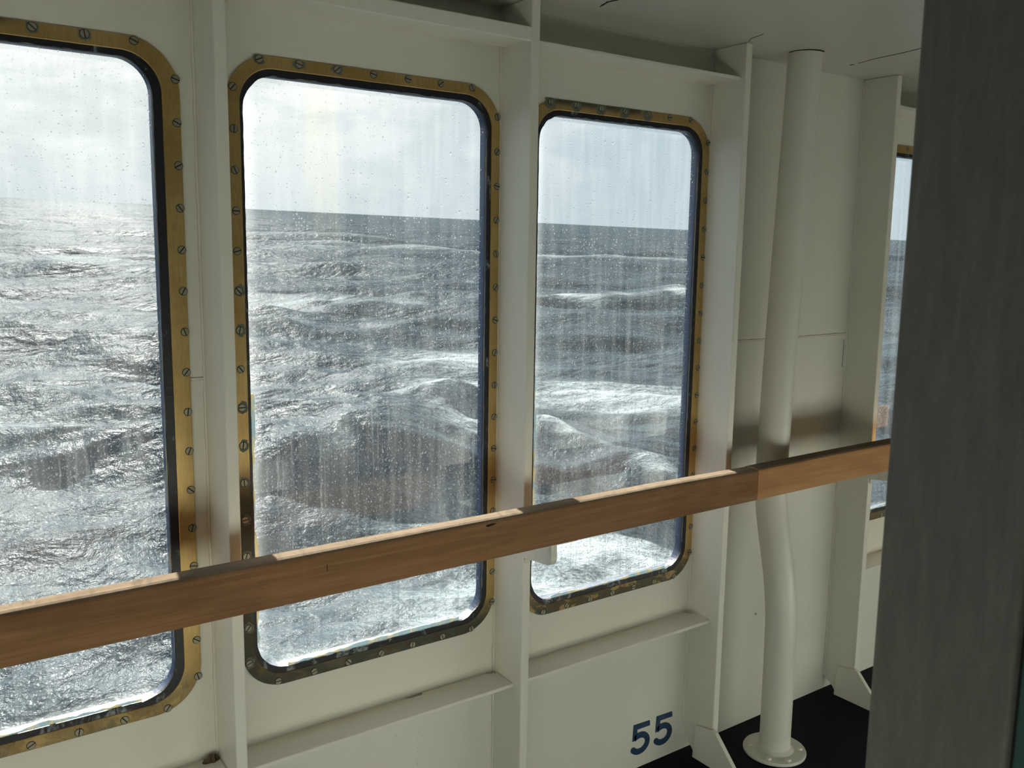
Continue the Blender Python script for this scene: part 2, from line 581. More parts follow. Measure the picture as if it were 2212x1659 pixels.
wallf = setp(wall_front(), 'cream painted steel wall pierced by the brass framed windows', 'wall', kind='structure')

WIN_LABEL = {
    1: ('window_1', 'brass framed window cut off by the photo edge, sun glitter on the sea beyond'),
    2: ('window_2', 'tall brass framed window in full view, a breaking wave behind its wet pane'),
    3: ('window_3', 'brass framed window between the wall ribs above the number 55'),
    4: ('window_4', 'narrow sliver of a brass framed window seen beside the dark grey post'),
}

def sc_mesh(i):
    """shared screw head: dished disc with a slot cut across it"""
    bm = bmesh.new()
    r, h, sw, sd = 0.0072, 0.0016, 0.0011, 0.0009
    seg = 24
    def arc(a0, a1, n):
        return [(r * math.cos(a0 + (a1 - a0) * k / n), r * math.sin(a0 + (a1 - a0) * k / n)) for k in range(n + 1)]
    a = math.asin(sw / r)
    up_ = arc(a, math.pi - a, seg // 2)
    dn_ = arc(math.pi + a, 2 * math.pi - a, seg // 2)
    add_prism(bm, up_, 'y', 0.0, -h, 0)
    add_prism(bm, dn_, 'y', 0.0, -h, 0)
    add_box(bm, -r * 0.98, r * 0.98, -(h - sd), 0.0, -sw, sw, 1)
    # dark ring round the head
    n = 20
    o_ = [((r + 0.0012) * math.cos(2 * math.pi * k / n), (r + 0.0012) * math.sin(2 * math.pi * k / n)) for k in range(n)]
    add_prism(bm, o_, 'y', 0.0, -0.0004, 1)
    bmesh.ops.recalc_face_normals(bm, faces=bm.faces[:])
    me = bpy.data.meshes.new('screw')
    bm.to_mesh(me)
    bm.free()
    me.materials.append(M_SCREW)
    me.materials.append(M_SLOT)
    return me

SCREW = sc_mesh(0)
FR_Y = -0.0045

def dull_fun(k):
    if k == 2:
        return lambda t, x, z: t.mul(t.ss(x, 0.70, 0.65), t.ss(z, 1.12, 1.0))
    if k == 3:
        return lambda t, x, z: t.mul(t.ss(z, 1.893, 1.912), t.ss(x, 1.86, 1.72))
    return lambda t, x, z: t.mul(t.ss(z, 1.908, 1.925), t.ss(x, 0.30, 0.22))

def verdigris(parent, cx, cz, rx, rz, o, i):
    """a crust of verdigris round one screw, kept on the brass strip"""
    bm = bmesh.new()
    n = 22
    pts = []
    for q in range(n):
        a = 2 * math.pi * q / n
        k = 1 + random.uniform(-0.18, 0.18)
        px, pz = cx + rx * k * math.cos(a), cz + rz * k * math.sin(a)
        px = min(max(px, o[0] + 0.0006), o[1] - 0.0006)
        pz = min(max(pz, o[2] + 0.0006), o[3] - 0.0006)
        if cz > i[3]: pz = max(pz, i[3] + 0.0006)
        if cz < i[2]: pz = min(pz, i[2] - 0.0006)
        if cx > i[1]: px = max(px, i[1] + 0.0006)
        if cx < i[0]: px = min(px, i[0] - 0.0006)
        pts.append((px, pz))
    add_prism(bm, pts, 'y', FR_Y, FR_Y - 0.0003)
    s = obj('verdigris', bm, M_VERD, parent)
    s['label'] = 'grey green corrosion round a screw'
    return s

for k, wv in WIN.items():
    o, i, g = wv['o'], wv['i'], wv['g']
    nm, lb = WIN_LABEL.get(k, ('window_%d' % k, 'unseen brass framed window added along the corridor to admit more sunlight'))
    root = empty(nm, (o[0], 0, o[2]), lb, 'window', None if k < 5 else 'added windows along the corridor', 'structure')
    # brass frame
    bm = bmesh.new()
    oc = dense(rrect(*o, 0.095, 12), 0.03)
    n = len(oc)
    oc = rrect(*o, 0.095, 14)
    ic = rrect(*i, 0.072, 14)
    add_ring(bm, oc, ic, FR_Y, 0.0)
    fr = obj('brass_frame', bm, mat_brass('brass_%s' % nm, o[2], o[3], dull_fun(k), {1: 0.45, 2: 1.0, 3: 0.92}.get(k, 0.8)), root)
    bev(fr, 0.0012, 2, 50)
    # gasket: irregular inner lip
    bm = bmesh.new()
    o2 = dense(rrect(*i, 0.072, 14), 0.008)
    cx, cz = (g[0] + g[1]) / 2, (g[2] + g[3]) / 2
    hx, hz = (g[1] - g[0]) / 2, (g[3] - g[2]) / 2
    hx0, hz0 = (i[1] - i[0]) / 2, (i[3] - i[2]) / 2
    icx, icz = (i[0] + i[1]) / 2, (i[2] + i[3]) / 2
    rng = random.Random(40 + k)
    jit = [rng.uniform(-1, 1) for _ in range(len(o2))]
    jit = [(jit[q - 1] + 2 * jit[q] + jit[(q + 1) % len(jit)]) / 4 for q in range(len(jit))]
    inn = []
    for q, p in enumerate(o2):
        u, v = (p[0] - icx) / hx0, (p[1] - icz) / hz0
        inn.append((cx + u * (hx + 0.0006 * jit[q]) , cz + v * (hz + 0.0022 * jit[q] - 0.0004)))
    add_ring(bm, o2, inn, -0.0022, -0.0001)
    gk = obj('gasket', bm, mat_gasket(o[2]), root)
    gk['label'] = 'black rubber gasket streaked with salt'
    # pane: clear inside face, wet outside face
    bm = bmesh.new()
    pc = rrect(g[0] - 0.0006 + 0.001, g[1] - 0.0004, g[2] + 0.0004, g[3] - 0.0004, 0.061, 12)
    A = [bm.verts.new((p[0], 0.002, p[1])) for p in pc]
    B = [bm.verts.new((p[0], 0.010, p[1])) for p in pc]
    bm.faces.new(A).material_index = 0
    bm.faces.new(B).material_index = 1
    for q in range(len(pc)):
        bm.faces.new((A[q], A[(q + 1) % len(pc)], B[(q + 1) % len(pc)], B[q])).material_index = 2
    bmesh.ops.recalc_face_normals(bm, faces=bm.faces[:])
    for f in bm.faces:
        if f.material_index < 2 and f.normal.y > 0:
            f.normal_flip()
    gm = mat_glass('wet_glass_%s' % nm, g, (0.785, 0.872) if k == 2 else None)
    pn = obj('pane', bm, [M_GIN, gm, M_RUBBER], root, fixn=False)
    pn['label'] = 'wet glass pane covered in drops and salt haze'
    # sealant smears along the edges of the pane
    bm = bmesh.new()
    def strip(side, a, b, wmin, wmax, seedv):
        r_ = random.Random(seedv)
        nn = int(abs(b - a) / 0.012)
        prev = None
        wv_ = wmin
        for q in range(nn + 1):
            s_ = a + (b - a) * q / nn
            wv_ = max(wmin, min(wmax, wv_ + r_.uniform(-1, 1) * (wmax - wmin) * 0.45))
            if side == 'L':
                p0, p1 = (g[0] + 0.0008, s_), (g[0] + 0.0008 + wv_, s_)
            elif side == 'R':
                p0, p1 = (g[1] - 0.0008, s_), (g[1] - 0.0008 - wv_ * 0.6, s_)
            else:
                p0, p1 = (s_, g[2] + 0.0008), (s_, g[2] + 0.0008 + wv_)
            cur = [bm.verts.new((p0[0], 0.0019, p0[1])), bm.verts.new((p1[0], 0.0019, p1[1])),
                   bm.verts.new((p1[0], 0.0012, p1[1])), bm.verts.new((p0[0], 0.0012, p0[1]))]
            if prev:
                for e in range(4):
                    bm.faces.new((prev[e], prev[(e + 1) % 4], cur[(e + 1) % 4], cur[e]))
            prev = cur
    strip('L', g[2] + 0.07, g[2] + 0.62, 0.0015, 0.0085, k)
    strip('R', g[2] + 0.07, g[3] - 0.08, 0.0012, 0.0042, k + 10)
    strip('B', g[0] + 0.07, g[1] - 0.07, 0.003, 0.010, k + 20)
    sea_l = obj('sealant', bm, M_SEAL, root)
    sea_l['label'] = 'pale smeared sealant round the pane'
    # screws
    places = []
    for q in range(16):
        zz = 1.8555 - 0.0805 * q + (o[3] - 1.9235) * 0.5
        places.append((o[1] - 0.0075, zz))
        places.append((o[0] + 0.014, zz))
    wdt = o[1] - o[0]
    for q in range(7):
        xx = o[0] + 0.069 + (wdt - 0.149) / 6 * q
        places.append((xx, o[3] - 0.0085))
        places.append((xx + 0.009, o[2] + 0.0100))
    for (xx, zz) in (places if k < 5 else []):
        s = bpy.data.objects.new('screw', SCREW)
        COL.objects.link(s)
        s.parent = fr
        s.location = Vector((xx, FR_Y, zz)) - WLOC[fr]
        s.rotation_euler = (0, random.uniform(0, math.pi), 0)
    if k == 3:
        for (xx, zz) in places:
            if zz > i[3] and xx < 1.80:
                verdigris(fr, xx, zz - 0.003, 0.0165, 0.0165, o, i)
    if k == 2:
        for q, (xx, zz) in enumerate(p for p in places if p[1] > i[3]):
            if q < 3:
                verdigris(fr, xx, zz, 0.011 + 0.002 * q, 0.0105, o, i)
        for (xx, zz) in places:
            if xx < i[0] and zz < 1.6 and random.random() < 0.5:
                verdigris(fr, xx + 0.002, zz, 0.0105, 0.013, o, i)
    if k == 1:
        for (xx, zz) in places:
            if zz > i[3] and 0.05 < xx < 0.40:
                verdigris(fr, xx, zz, 0.011, 0.011, o, i)

# ------------------------------------------------------------------ ribs with their foot brackets
RIB_LABEL = {
    1: 'cream steel rib before the window cut off by the photo edge',
    2: 'cream steel rib between the sun glitter window and the breaking wave window',
    3: 'cream steel rib carrying the white bracket under the wooden rail',
    4: 'cream steel rib between the window over the number 55 and the bent pipe',
    5: 'cream steel rib between the bent pipe and the dark grey post',
    6: 'cream steel rib beyond the window hidden by the grey post',
}
for k, x in RIBS.items():
    bm = bmesh.new()
    # web and edge as one flat bar, scalloped where it meets deck and wall
    pts = [(-0.0, CEIL), (-RIB_D, CEIL), (-RIB_D, 0.0), (-0.052, 0.0), (-0.046, 0.010), (-0.036, 0.024), (-0.022, 0.034), (-0.006, 0.040), (0.0, 0.040)]
    add_prism(bm, pts, 'x', x, x + RIB_T)
    r = obj('trim_%d' % k, bm, M_TRIM, origin=(x, 0, 0))
    bev(r, 0.003, 3, 50)
    setp(r, RIB_LABEL[k], 'wall rib', kind='structure')
    bm = bmesh.new()
    pts = [(-0.060, 0.108), (-0.126, 0.122), (-0.140, 0.117), (-0.250, 0.004), (-0.250, 0.0), (-0.052, 0.0)]
    add_prism(bm, pts, 'x', x - 0.010, x + 0.004)
    b = obj('foot_bracket', bm, M_TRIM, r)
    bev(b, 0.0018, 2, 40)
    # weld bead where the web meets the wall
    bm = bmesh.new()
    rng = random.Random(70 + k)
    nn = 110
    prev = None
    for q in range(nn + 1):
        zz = 0.05 + (CEIL - 0.06) * q / nn
        rr = 0.0042 + rng.uniform(-0.0012, 0.0014)
        cur = [bm.verts.new((x - rr, -0.0002, zz)), bm.verts.new((x - rr * 0.62, -rr * 0.62, zz)), bm.verts.new((x - 0.0002, -rr, zz)), bm.verts.new((x + 0.001, 0.001, zz))]
        if prev:
            for e in range(4):
                bm.faces.new((prev[e], prev[(e + 1) % 4], cur[(e + 1) % 4], cur[e]))
        prev = cur
    obj('weld_bead', bm, M_TRIM, r, smooth=True)

# ------------------------------------------------------------------ longitudinal stiffeners above and below the windows
def notch_poly(x0, x1, depth, notches):
    """plate outline in (x,y), wall edge at y=0, with round drain notches cut into the wall edge"""
    pts = [(x1, -depth), (x0, -depth), (x0, 0.0)]
    for (nx, nr, nd) in sorted(notches):
        n = 8
        for q in range(n + 1):
            a = math.pi - math.pi * q / n
            px = nx + nr * math.cos(a)
            if px > x1 - 0.0005: continue
            pts.append((px, -nd * math.sin(a) - (0.0 if 0 < q < n else 0.0)))
    pts.append((x1, 0.0))
    return pts

ti = 7
STR_LABEL = {
    (1, 'u'): 'cream stiffener shelf above the window cut off by the photo edge',
    (2, 'u'): 'thick edged cream stiffener shelf above the breaking wave window',
    (3, 'u'): 'thin cream stiffener shelf above the window over the number 55',
    (5, 'u'): 'short piece of upper stiffener shelf seen beside the dark grey post',
    (1, 'l'): 'cream lower ledge with rust by the rib, below the glitter window',
    (2, 'l'): 'cream lower ledge with two drain notches under the breaking wave window',
    (3, 'l'): 'cream lower ledge between two ribs above the number 55',
    (5, 'l'): 'short piece of lower ledge seen beside the dark grey post',
}
for bay in (1, 2, 3, 5):
    xa, xb = RIBS[bay] + RIB_T, RIBS[bay + 1]
    # upper
    bm = bmesh.new()
    if bay in (1, 2):
        nts = [(1.170 - (0.72 if bay == 1 else 0), 0.026, 0.018), (xb - 0.004, 0.020, 0.014)]
        add_prism(bm, notch_poly(xa, xb, 0.112, nts), 'z', 2.0145, 2.0245)
        add_box(bm, xa, xb, -RIB_D + 0.001, -0.108, 2.0105, 2.0425)
    else:
        add_prism(bm, notch_poly(xa, xb, 0.106, [(xb - 0.006, 0.012, 0.010)]), 'z', 2.0105, 2.0195)
    u = obj('trim_%d' % ti, bm, M_TRIM, origin=(xa, 0, 2.0145))
    bev(u, 0.0025, 2, 40)
    setp(u, STR_LABEL[(bay, 'u')], 'shelf stiffener', kind='structure')
    ti += 1
    bm = bmesh.new()
    nts = [(xb - 0.006, 0.020, 0.020)]
    if bay == 2:
        nts.append((1.045, 0.024, 0.016))
    add_prism(bm, notch_poly(xa, xb, 0.091, nts), 'z', 0.447, 0.4565)
    l = obj('trim_%d' % ti, bm, M_TRIM, origin=(xa, 0, 0.45))
    bev(l, 0.002, 2, 40)
    setp(l, STR_LABEL[(bay, 'l')], 'ledge stiffener', kind='structure')
    ti += 1
    if bay == 1:
        bm = bmesh.new()
        rng = random.Random(9)
        for q in range(14):
            add_disc(bm, (xb - 0.012 + rng.uniform(-0.02, 0.008), -0.010 + rng.uniform(-0.012, 0.006), 0.4555), (0, 0, 1), rng.uniform(0.004, 0.009), rng.uniform(0.004, 0.016), 7, 0, rng.uniform(0.001, 0.004))
        rs = obj('rust_patch', bm, M_RUST, l)
        rs['label'] = 'crumbling rust and lifted paint'

# ------------------------------------------------------------------ deck, ceiling, corridor walls
BACK = -2.08
bm = bmesh.new()
add_box(bm, WX0, WX1, BACK, 0.0, -0.05, 0.0)
setp(obj('floor', bm, M_DECK), 'dark navy painted steel deck', 'floor', kind='structure')
bm = bmesh.new()
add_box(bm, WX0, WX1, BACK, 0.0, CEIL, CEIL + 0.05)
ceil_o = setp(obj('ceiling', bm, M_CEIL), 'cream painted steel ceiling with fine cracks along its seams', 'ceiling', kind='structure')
bm = bmesh.new()
add_box(bm, WX0, WX1, BACK - 0.05, BACK, -0.02, CEIL + 0.02)
wb = setp(obj('wall_back', bm, M_BOUNCE), 'unseen inner wall, whitened below to bounce sunlight, darkened above to cut it', 'wall', kind='structure')
bm = bmesh.new()
add_box(bm, WX0 + 0.01, WX1 - 0.01, BACK, BACK + 0.012, 0.92, CEIL - 0.002)
obj('bounce_cutter', bm, M_BOUNCE_CUT, wb)  # added dark sheet, keeps bounced light off the upper window wall
bm = bmesh.new()
add_box(bm, WX0 - 0.05, WX0, BACK, HULL, -0.02, CEIL + 0.02)
setp(obj('wall_left', bm, M_PAINT), 'unseen cream end wall added to block light from the left', 'wall', kind='structure')  # added unseen wall, keeps outside light off the grey post
bm = bmesh.new()
add_box(bm, WX1, WX1 + 0.05, BACK, HULL, -0.02, CEIL + 0.02)
setp(obj('wall_right', bm, M_PAINT), 'plain cream end wall of the corridor beyond the grey post', 'wall', kind='structure')

def seam(parent, name, pts, wd, mat, z=None, jit=0.3, seed=1):
    """thin dark gap on the underside of the ceiling through pts (x,y)"""
    rng = random.Random(seed)
    bm = bmesh.new()
    P = []
    for a, b in zip(pts, pts[1:]):
        a, b = Vector(a), Vector(b)
        for q in range(8):
            P.append(a.lerp(b, q / 8))
    P.append(Vector(pts[-1]))
    prev = None
    for q, p in enumerate(P):
        d = (P[min(q + 1, len(P) - 1)] - P[max(q - 1, 0)]).normalized()
        nrm = Vector((-d.y, d.x))
        taper = min(1.0, 0.25 + min(q, len(P) - 1 - q) / 5)
        hw = wd / 2 * taper * (1 + rng.uniform(-jit, jit))
        cur = [bm.verts.new((p.x + nrm.x * hw, p.y + nrm.y * hw, CEIL - 0.0002)), bm.verts.new((p.x - nrm.x * hw, p.y - nrm.y * hw, CEIL - 0.0002)),
               bm.verts.new((p.x - nrm.x * hw * .6, p.y - nrm.y * hw * .6, CEIL - 0.0012)), bm.verts.new((p.x + nrm.x * hw * .6, p.y + nrm.y * hw * .6, CEIL - 0.0012))]
        if prev:
            for e in range(4):
                bm.faces.new((prev[e], prev[(e + 1) % 4], cur[(e + 1) % 4], cur[e]))
        prev = cur
    s = obj(name, bm, mat, parent)
    return s

# ------------------------------------------------------------------ weld seams on the wall
bm = bmesh.new()
rng = random.Random(3)
def seam_wall(x0, x1, z):
    nn = int((x1 - x0) / 0.012)
    prev = None
    for q in range(nn + 1):
        xx = x0 + (x1 - x0) * q / nn
        hh = 0.0035 + rng.uniform(-0.001, 0.001)
        cur = [bm.verts.new((xx, -0.0001, z - hh)), bm.verts.new((xx, -0.0011, z)), bm.verts.new((xx, -0.0001, z + hh)), bm.verts.new((xx, 0.001, z))]
        if prev:
            for e in range(4):
                bm.faces.new((prev[e], prev[(e + 1) % 4], cur[(e + 1) % 4], cur[e]))
        prev = cur
seam_wall(RIBS[4] + RIB_T, RIBS[5], 1.278)
seam_wall(0.5345, RIBS[2], 1.278)
ws = obj('weld_seam', bm, M_TRIM, wallf, smooth=True)

# ------------------------------------------------------------------ painted number 55
def digit5(x0, z0, w_, h_, name, parent):
    bm = bmesh.new()
    def ribbon(path, wd):
        L_, R_ = [], []
        n = len(path)
        for q, p in enumerate(path):
            p = Vector(p)
            d = (Vector(path[min(q + 1, n - 1)]) - Vector(path[max(q - 1, 0)])).normalized()
            nn = Vector((-d.y, d.x)) * wd / 2
            L_.append(p + nn)
            R_.append(p - nn)
        def capr(c, d):
            b = math.atan2(d.y, d.x)
            return [Vector((c.x + wd / 2 * math.cos(b + s_), c.y + wd / 2 * math.sin(b + s_))) for s_ in (1.05, 0.52, 0.0, -0.52, -1.05)]
        end = capr(Vector(path[-1]), (Vector(path[-1]) - Vector(path[-2])).normalized())
        pts = [(v.x, v.y) for v in L_ + end + R_[::-1]]
        add_prism(bm, pts, 'y', 0.0, -0.0028)
    sw = 0.245 * w_
    X = lambda u: x0 + u * w_
    Z = lambda v: z0 + v * h_
    # flag and stem as one bent bar
    add_prism(bm, [(X(.16), Z(.995)), (X(1.0), Z(.965)), (X(1.02), Z(.80)), (X(.36), Z(.815)), (X(.335), Z(.64)),
                   (X(.28), Z(.50)), (X(.12), Z(.475))], 'y', 0.0, -0.0028)
    # bowl
    path = [(X(.20), Z(.545))]
    cx, cz, rx, rz = .50, .345, .41, .265
    for q in range(15):
        a = math.radians(118 - 262 * q / 14)
        path.append((X(cx + rx * math.cos(a)), Z(cz + rz * math.sin(a))))
    ribbon(path, sw)
    d = obj(name, bm, M_DIGIT, parent)
    bev(d, 0.0008, 2, 50)
    return d

num = empty('painted_number', (1.78, 0, 0.044))
num.parent = wallf
num['label'] = 'raised number 55 painted dark blue'
digit5(1.783, 0.044, 0.078, 0.100, 'digit', num)
digit5(1.878, 0.044, 0.078, 0.100, 'digit', num)
# rim of thick cream paint round the raised figures
bm = bmesh.new()
# small pimples of paint under the ledge
rng = random.Random(12)
for q in range(26):
    add_disc(bm, (1.062 + rng.uniform(-0.006, 0.006), 0.0005, 0.02 + q * 0.0165 + rng.uniform(-0.004, 0.004)), (0, -1, 0), rng.uniform(0.0025, 0.005), rng.uniform(0.0010, 0.0022), 8, 0, 0.0015)
obj('paint_drips', bm, M_TRIM, wallf)['kind'] = 'stuff'

# ------------------------------------------------------------------ handrail
RY0, RY1, RZ0, RZ1 = -0.245, -0.192, 0.8635, 0.9555
JOINT = 2.000
rail = empty('handrail', (JOINT, -0.22, RZ0), 'long brown wooden handrail running in front of all the windows', 'handrail')

def rail_board(x0, x1, mat, top_drop):
    bm = bmesh.new()
    z0, z1 = RZ0, RZ1
    prof = [(RY0, z0 + 0.002), (RY0 + 0.002, z0), (RY1 - 0.002, z0), (RY1, z0 + 0.002), (RY1, z1 - 0.009), (RY1 - 0.0035, z1 - 0.0035), (RY1 - 0.010, z1 - 0.0005),
            (RY0 + 0.013, z1), (RY0 + 0.006, z1 - 0.0018), (RY0 + 0.002, z1 - 0.0055), (RY0, z1 - 0.0095)]
    nx = max(2, int((x1 - x0) / 0.06))
    rings = []
    for q in range(nx + 1):
        xx = x0 + (x1 - x0) * q / nx
        d = top_drop * max(0.0, 1 - abs(xx - JOINT) / 0.35)
        rings.append([bm.verts.new((xx, p[0], p[1] - (d if p[1] > z0 + 0.05 else 0))) for p in prof])
    n = len(prof)
    for A, B in zip(rings, rings[1:]):
        for e in range(n):
            bm.faces.new((A[e], A[(e + 1) % n], B[(e + 1) % n], B[e]))
    bm.faces.new(rings[0])
    bm.faces.new(rings[-1][::-1])
    bm.normal_update()
    bmesh.ops.recalc_face_normals(bm, faces=bm.faces[:])
    for f in bm.faces:
        if f.normal.z > 0.6:
            f.material_index = 1
    return obj('board', bm, [mat, M_WORN_DIMMED], rail)

b1 = rail_board(WX0 + 0.005, JOINT - 0.0008, M_WOOD, 0.004)
b1['label'] = 'darker brown length of the handrail'
b2 = rail_board(JOINT + 0.0008, WX1 - 0.005, M_WOOD2, 0.002)
b2['label'] = 'lighter orange length beyond the joint'
# repaired nick in the top edge
bm = bmesh.new()
add_prism(bm, [(1.088, 0.9425), (1.094, 0.9405), (1.108, 0.9418), (1.118, 0.9452), (1.104, 0.9462), (1.092, 0.9455)], 'y', RY0 - 0.0006, RY0 + 0.002)
nk = obj('nick', bm, M_CRACK, b1)
bm = bmesh.new()
add_prism(bm, [(0.7125, 0.915), (0.7140, 0.915), (0.7145, 0.929), (0.7130, 0.9295)], 'y', RY0 - 0.0004, RY0 + 0.002)
nk = obj('nick', bm, M_CRACK, b1)

for k in (1, 3, 5):
    x = RIBS[k]
    bm = bmesh.new()
    # arm from the rib edge to the rail, rounded end
    pts = [(-RIB_D, 0.797), (-0.150, 0.801), (-0.222, 0.808), (-0.231, 0.812), (-0.236, 0.822), (-0.236, 0.8605), (-RIB_D, 0.8605)]
    add_prism(bm, pts, 'x', x - 0.003, x + 0.015)
    # flat bar under the rail
    add_box(bm, x - 0.030, x + 0.075, -0.238, -0.200, 0.8590, 0.8634)
    add_disc(bm, (x + 0.011, -RIB_D - 0.002, 0.790), (0, -1, -0.2), 0.010, 0.006, 14, 0, 0.006)
    br = obj('support_bracket', bm, M_GALV, rail)
    bev(br, 0.0025, 2, 40)
    br['label'] = 'white steel bracket joining the rail to a rib'
    bm = bmesh.new()
    add_disc(bm, (x + 0.062, -0.219, 0.8592), (0, 0, -1), 0.007, 0.004, 12)
    sw_ = obj('screw', bm, M_SCREW, br)

# ------------------------------------------------------------------ bent pipe
pipe = empty('pipe', (2.24, -0.17, 0.0), 'cream painted bent pipe standing in the bay without a window', 'pipe')
bm = bmesh.new()
ctrl = [(2.112, -0.136), (1.61, -0.119), (1.041, -0.102), (0.90, -0.1005), (0.80, -0.103), (0.71, -0.120), (0.64, -0.137), (0.56, -0.154), (0.50, -0.163), (0.42, -0.170), (0.25, -0.172), (0.003, -0.173)]
zs = [c[0] for c in ctrl][::-1]
ys = [c[1] for c in ctrl][::-1]
Zq = np.concatenate([np.linspace(0.003, 0.42, 8), np.linspace(0.44, 0.94, 26), np.linspace(0.97, 2.106, 14)])
Yq = np.interp(Zq, zs, ys)
Ysm = Yq.copy()
for _ in range(6):
    Ysm[1:-1] = (Ysm[:-2] + 2 * Ysm[1:-1] + Ysm[2:]) / 4
add_tube(bm, [(2.24, float(y_), float(z_)) for y_, z_ in zip(Ysm, Zq)], [0.0472] * len(Zq), 36, False)
obj('tube', bm, M_TRIM, pipe, smooth=True)
bm = bmesh.new()
add_disc(bm, (2.24, -0.173, 0.0), (0, 0, 1), 0.096, 0.011, 44)
add_disc(bm, (2.24, -0.173, 0.0105), (0, 0, 1), 0.060, 0.010, 36, 0, 0.047)
fl = obj('base_flange', bm, M_TRIM, pipe)
bev(fl, 0.003, 2, 40)
for a in (60, 135, 205, 250, 318):
    bm = bmesh.new()
    c = (2.24 + 0.077 * math.cos(math.radians(a)), -0.173 + 0.077 * math.sin(math.radians(a)), 0.0105)
    add_disc(bm, c, (0, 0, 1), 0.011, 0.007, 6, 0, 0.009)
    bt = obj('bolt', bm, M_TRIM, fl)
    bev(bt, 0.0015, 2, 40)

# cracks in the ceiling paint
arc = [(2.24 + 0.0492 * math.cos(a), -0.1365 + 0.0492 * math.sin(a)) for a in (math.radians(q) for q in range(150, 305, 15))]
seam(ceil_o, 'crack', arc, 0.0042, M_CRACK, seed=2)

seam(ceil_o, 'crack', [(1.458, -0.150), (1.452, -0.170), (1.445, -0.191), (1.447, -0.205), (1.452, -0.222)], 0.0050, M_CRACK, seed=4)
seam(ceil_o, 'crack', [(2.483, -0.112), (2.478, -0.130)], 0.0030, M_CRACK, seed=5)
seam(ceil_o, 'crack', [(2.474, -0.145), (2.449, -0.232)], 0.0010, M_CRACK, seed=6)
seam(ceil_o, 'crack', [(2.452, -0.220), (2.443, -0.301), (2.420, -0.400)], 0.0030, M_CRACK, seed=7)
seam(ceil_o, 'crack', [(2.006, -0.126), (1.980, -0.157), (1.964, -0.212)], 0.0014, M_CRACK, 0.6, seed=8)
bm = bmesh.new()
add_box(bm, 2.7105, 2.7122, -0.0006, 0.001, 1.165, 1.258)
obj('crack', bm, M_CRACK, wallf)
bm = bmesh.new()
add_disc(bm, (2.329, 0.0002, 0.372), (0, -1, 0), 0.006, 0.0016, 14, 0, 0.004)
obj('plug', bm, M_TRIM, wallf)
bm = bmesh.new()
add_disc(bm, (2.329, -0.0012, 0.3715), (0, -1, 0), 0.0028, 0.0009, 12)
obj('plug_hole', bm, M_VERD, wallf)

# ------------------------------------------------------------------ dark grey post and the door beside it
bm = bmesh.new()
add_box(bm, 0.721, 0.800, -1.531, -1.409, 0.0, CEIL)
post = obj('grey_post', bm, M_POST, origin=(0.76, -1.47, 0))
bev(post, 0.004, 4, 40)
setp(post, 'tall dark grey weathered metal post close to the camera', 'post')

door = empty('door_1', (0.76, -1.56, 0.0), 'dark door with a teal painted edge behind the grey post', 'door', kind='structure')
bm = bmesh.new()
add_box(bm, 0.729, 0.790, -1.5340, -1.5312, 0.0, CEIL)
sl_ = obj('seal', bm, M_RUBBER, door)
bm = bmesh.new()
add_box(bm, 0.728, 0.790, -1.5430, -1.5341, 0.004, CEIL)
te = obj('edge_strip', bm, M_TEAL, door)
te['label'] = 'dark teal painted door edge'
bm = bmesh.new()
add_box(bm, 0.731, 0.785, BACK + 0.013, -1.5431, 0.004, CEIL - 0.001)
obj('leaf', bm, M_BLACKDOOR, door)

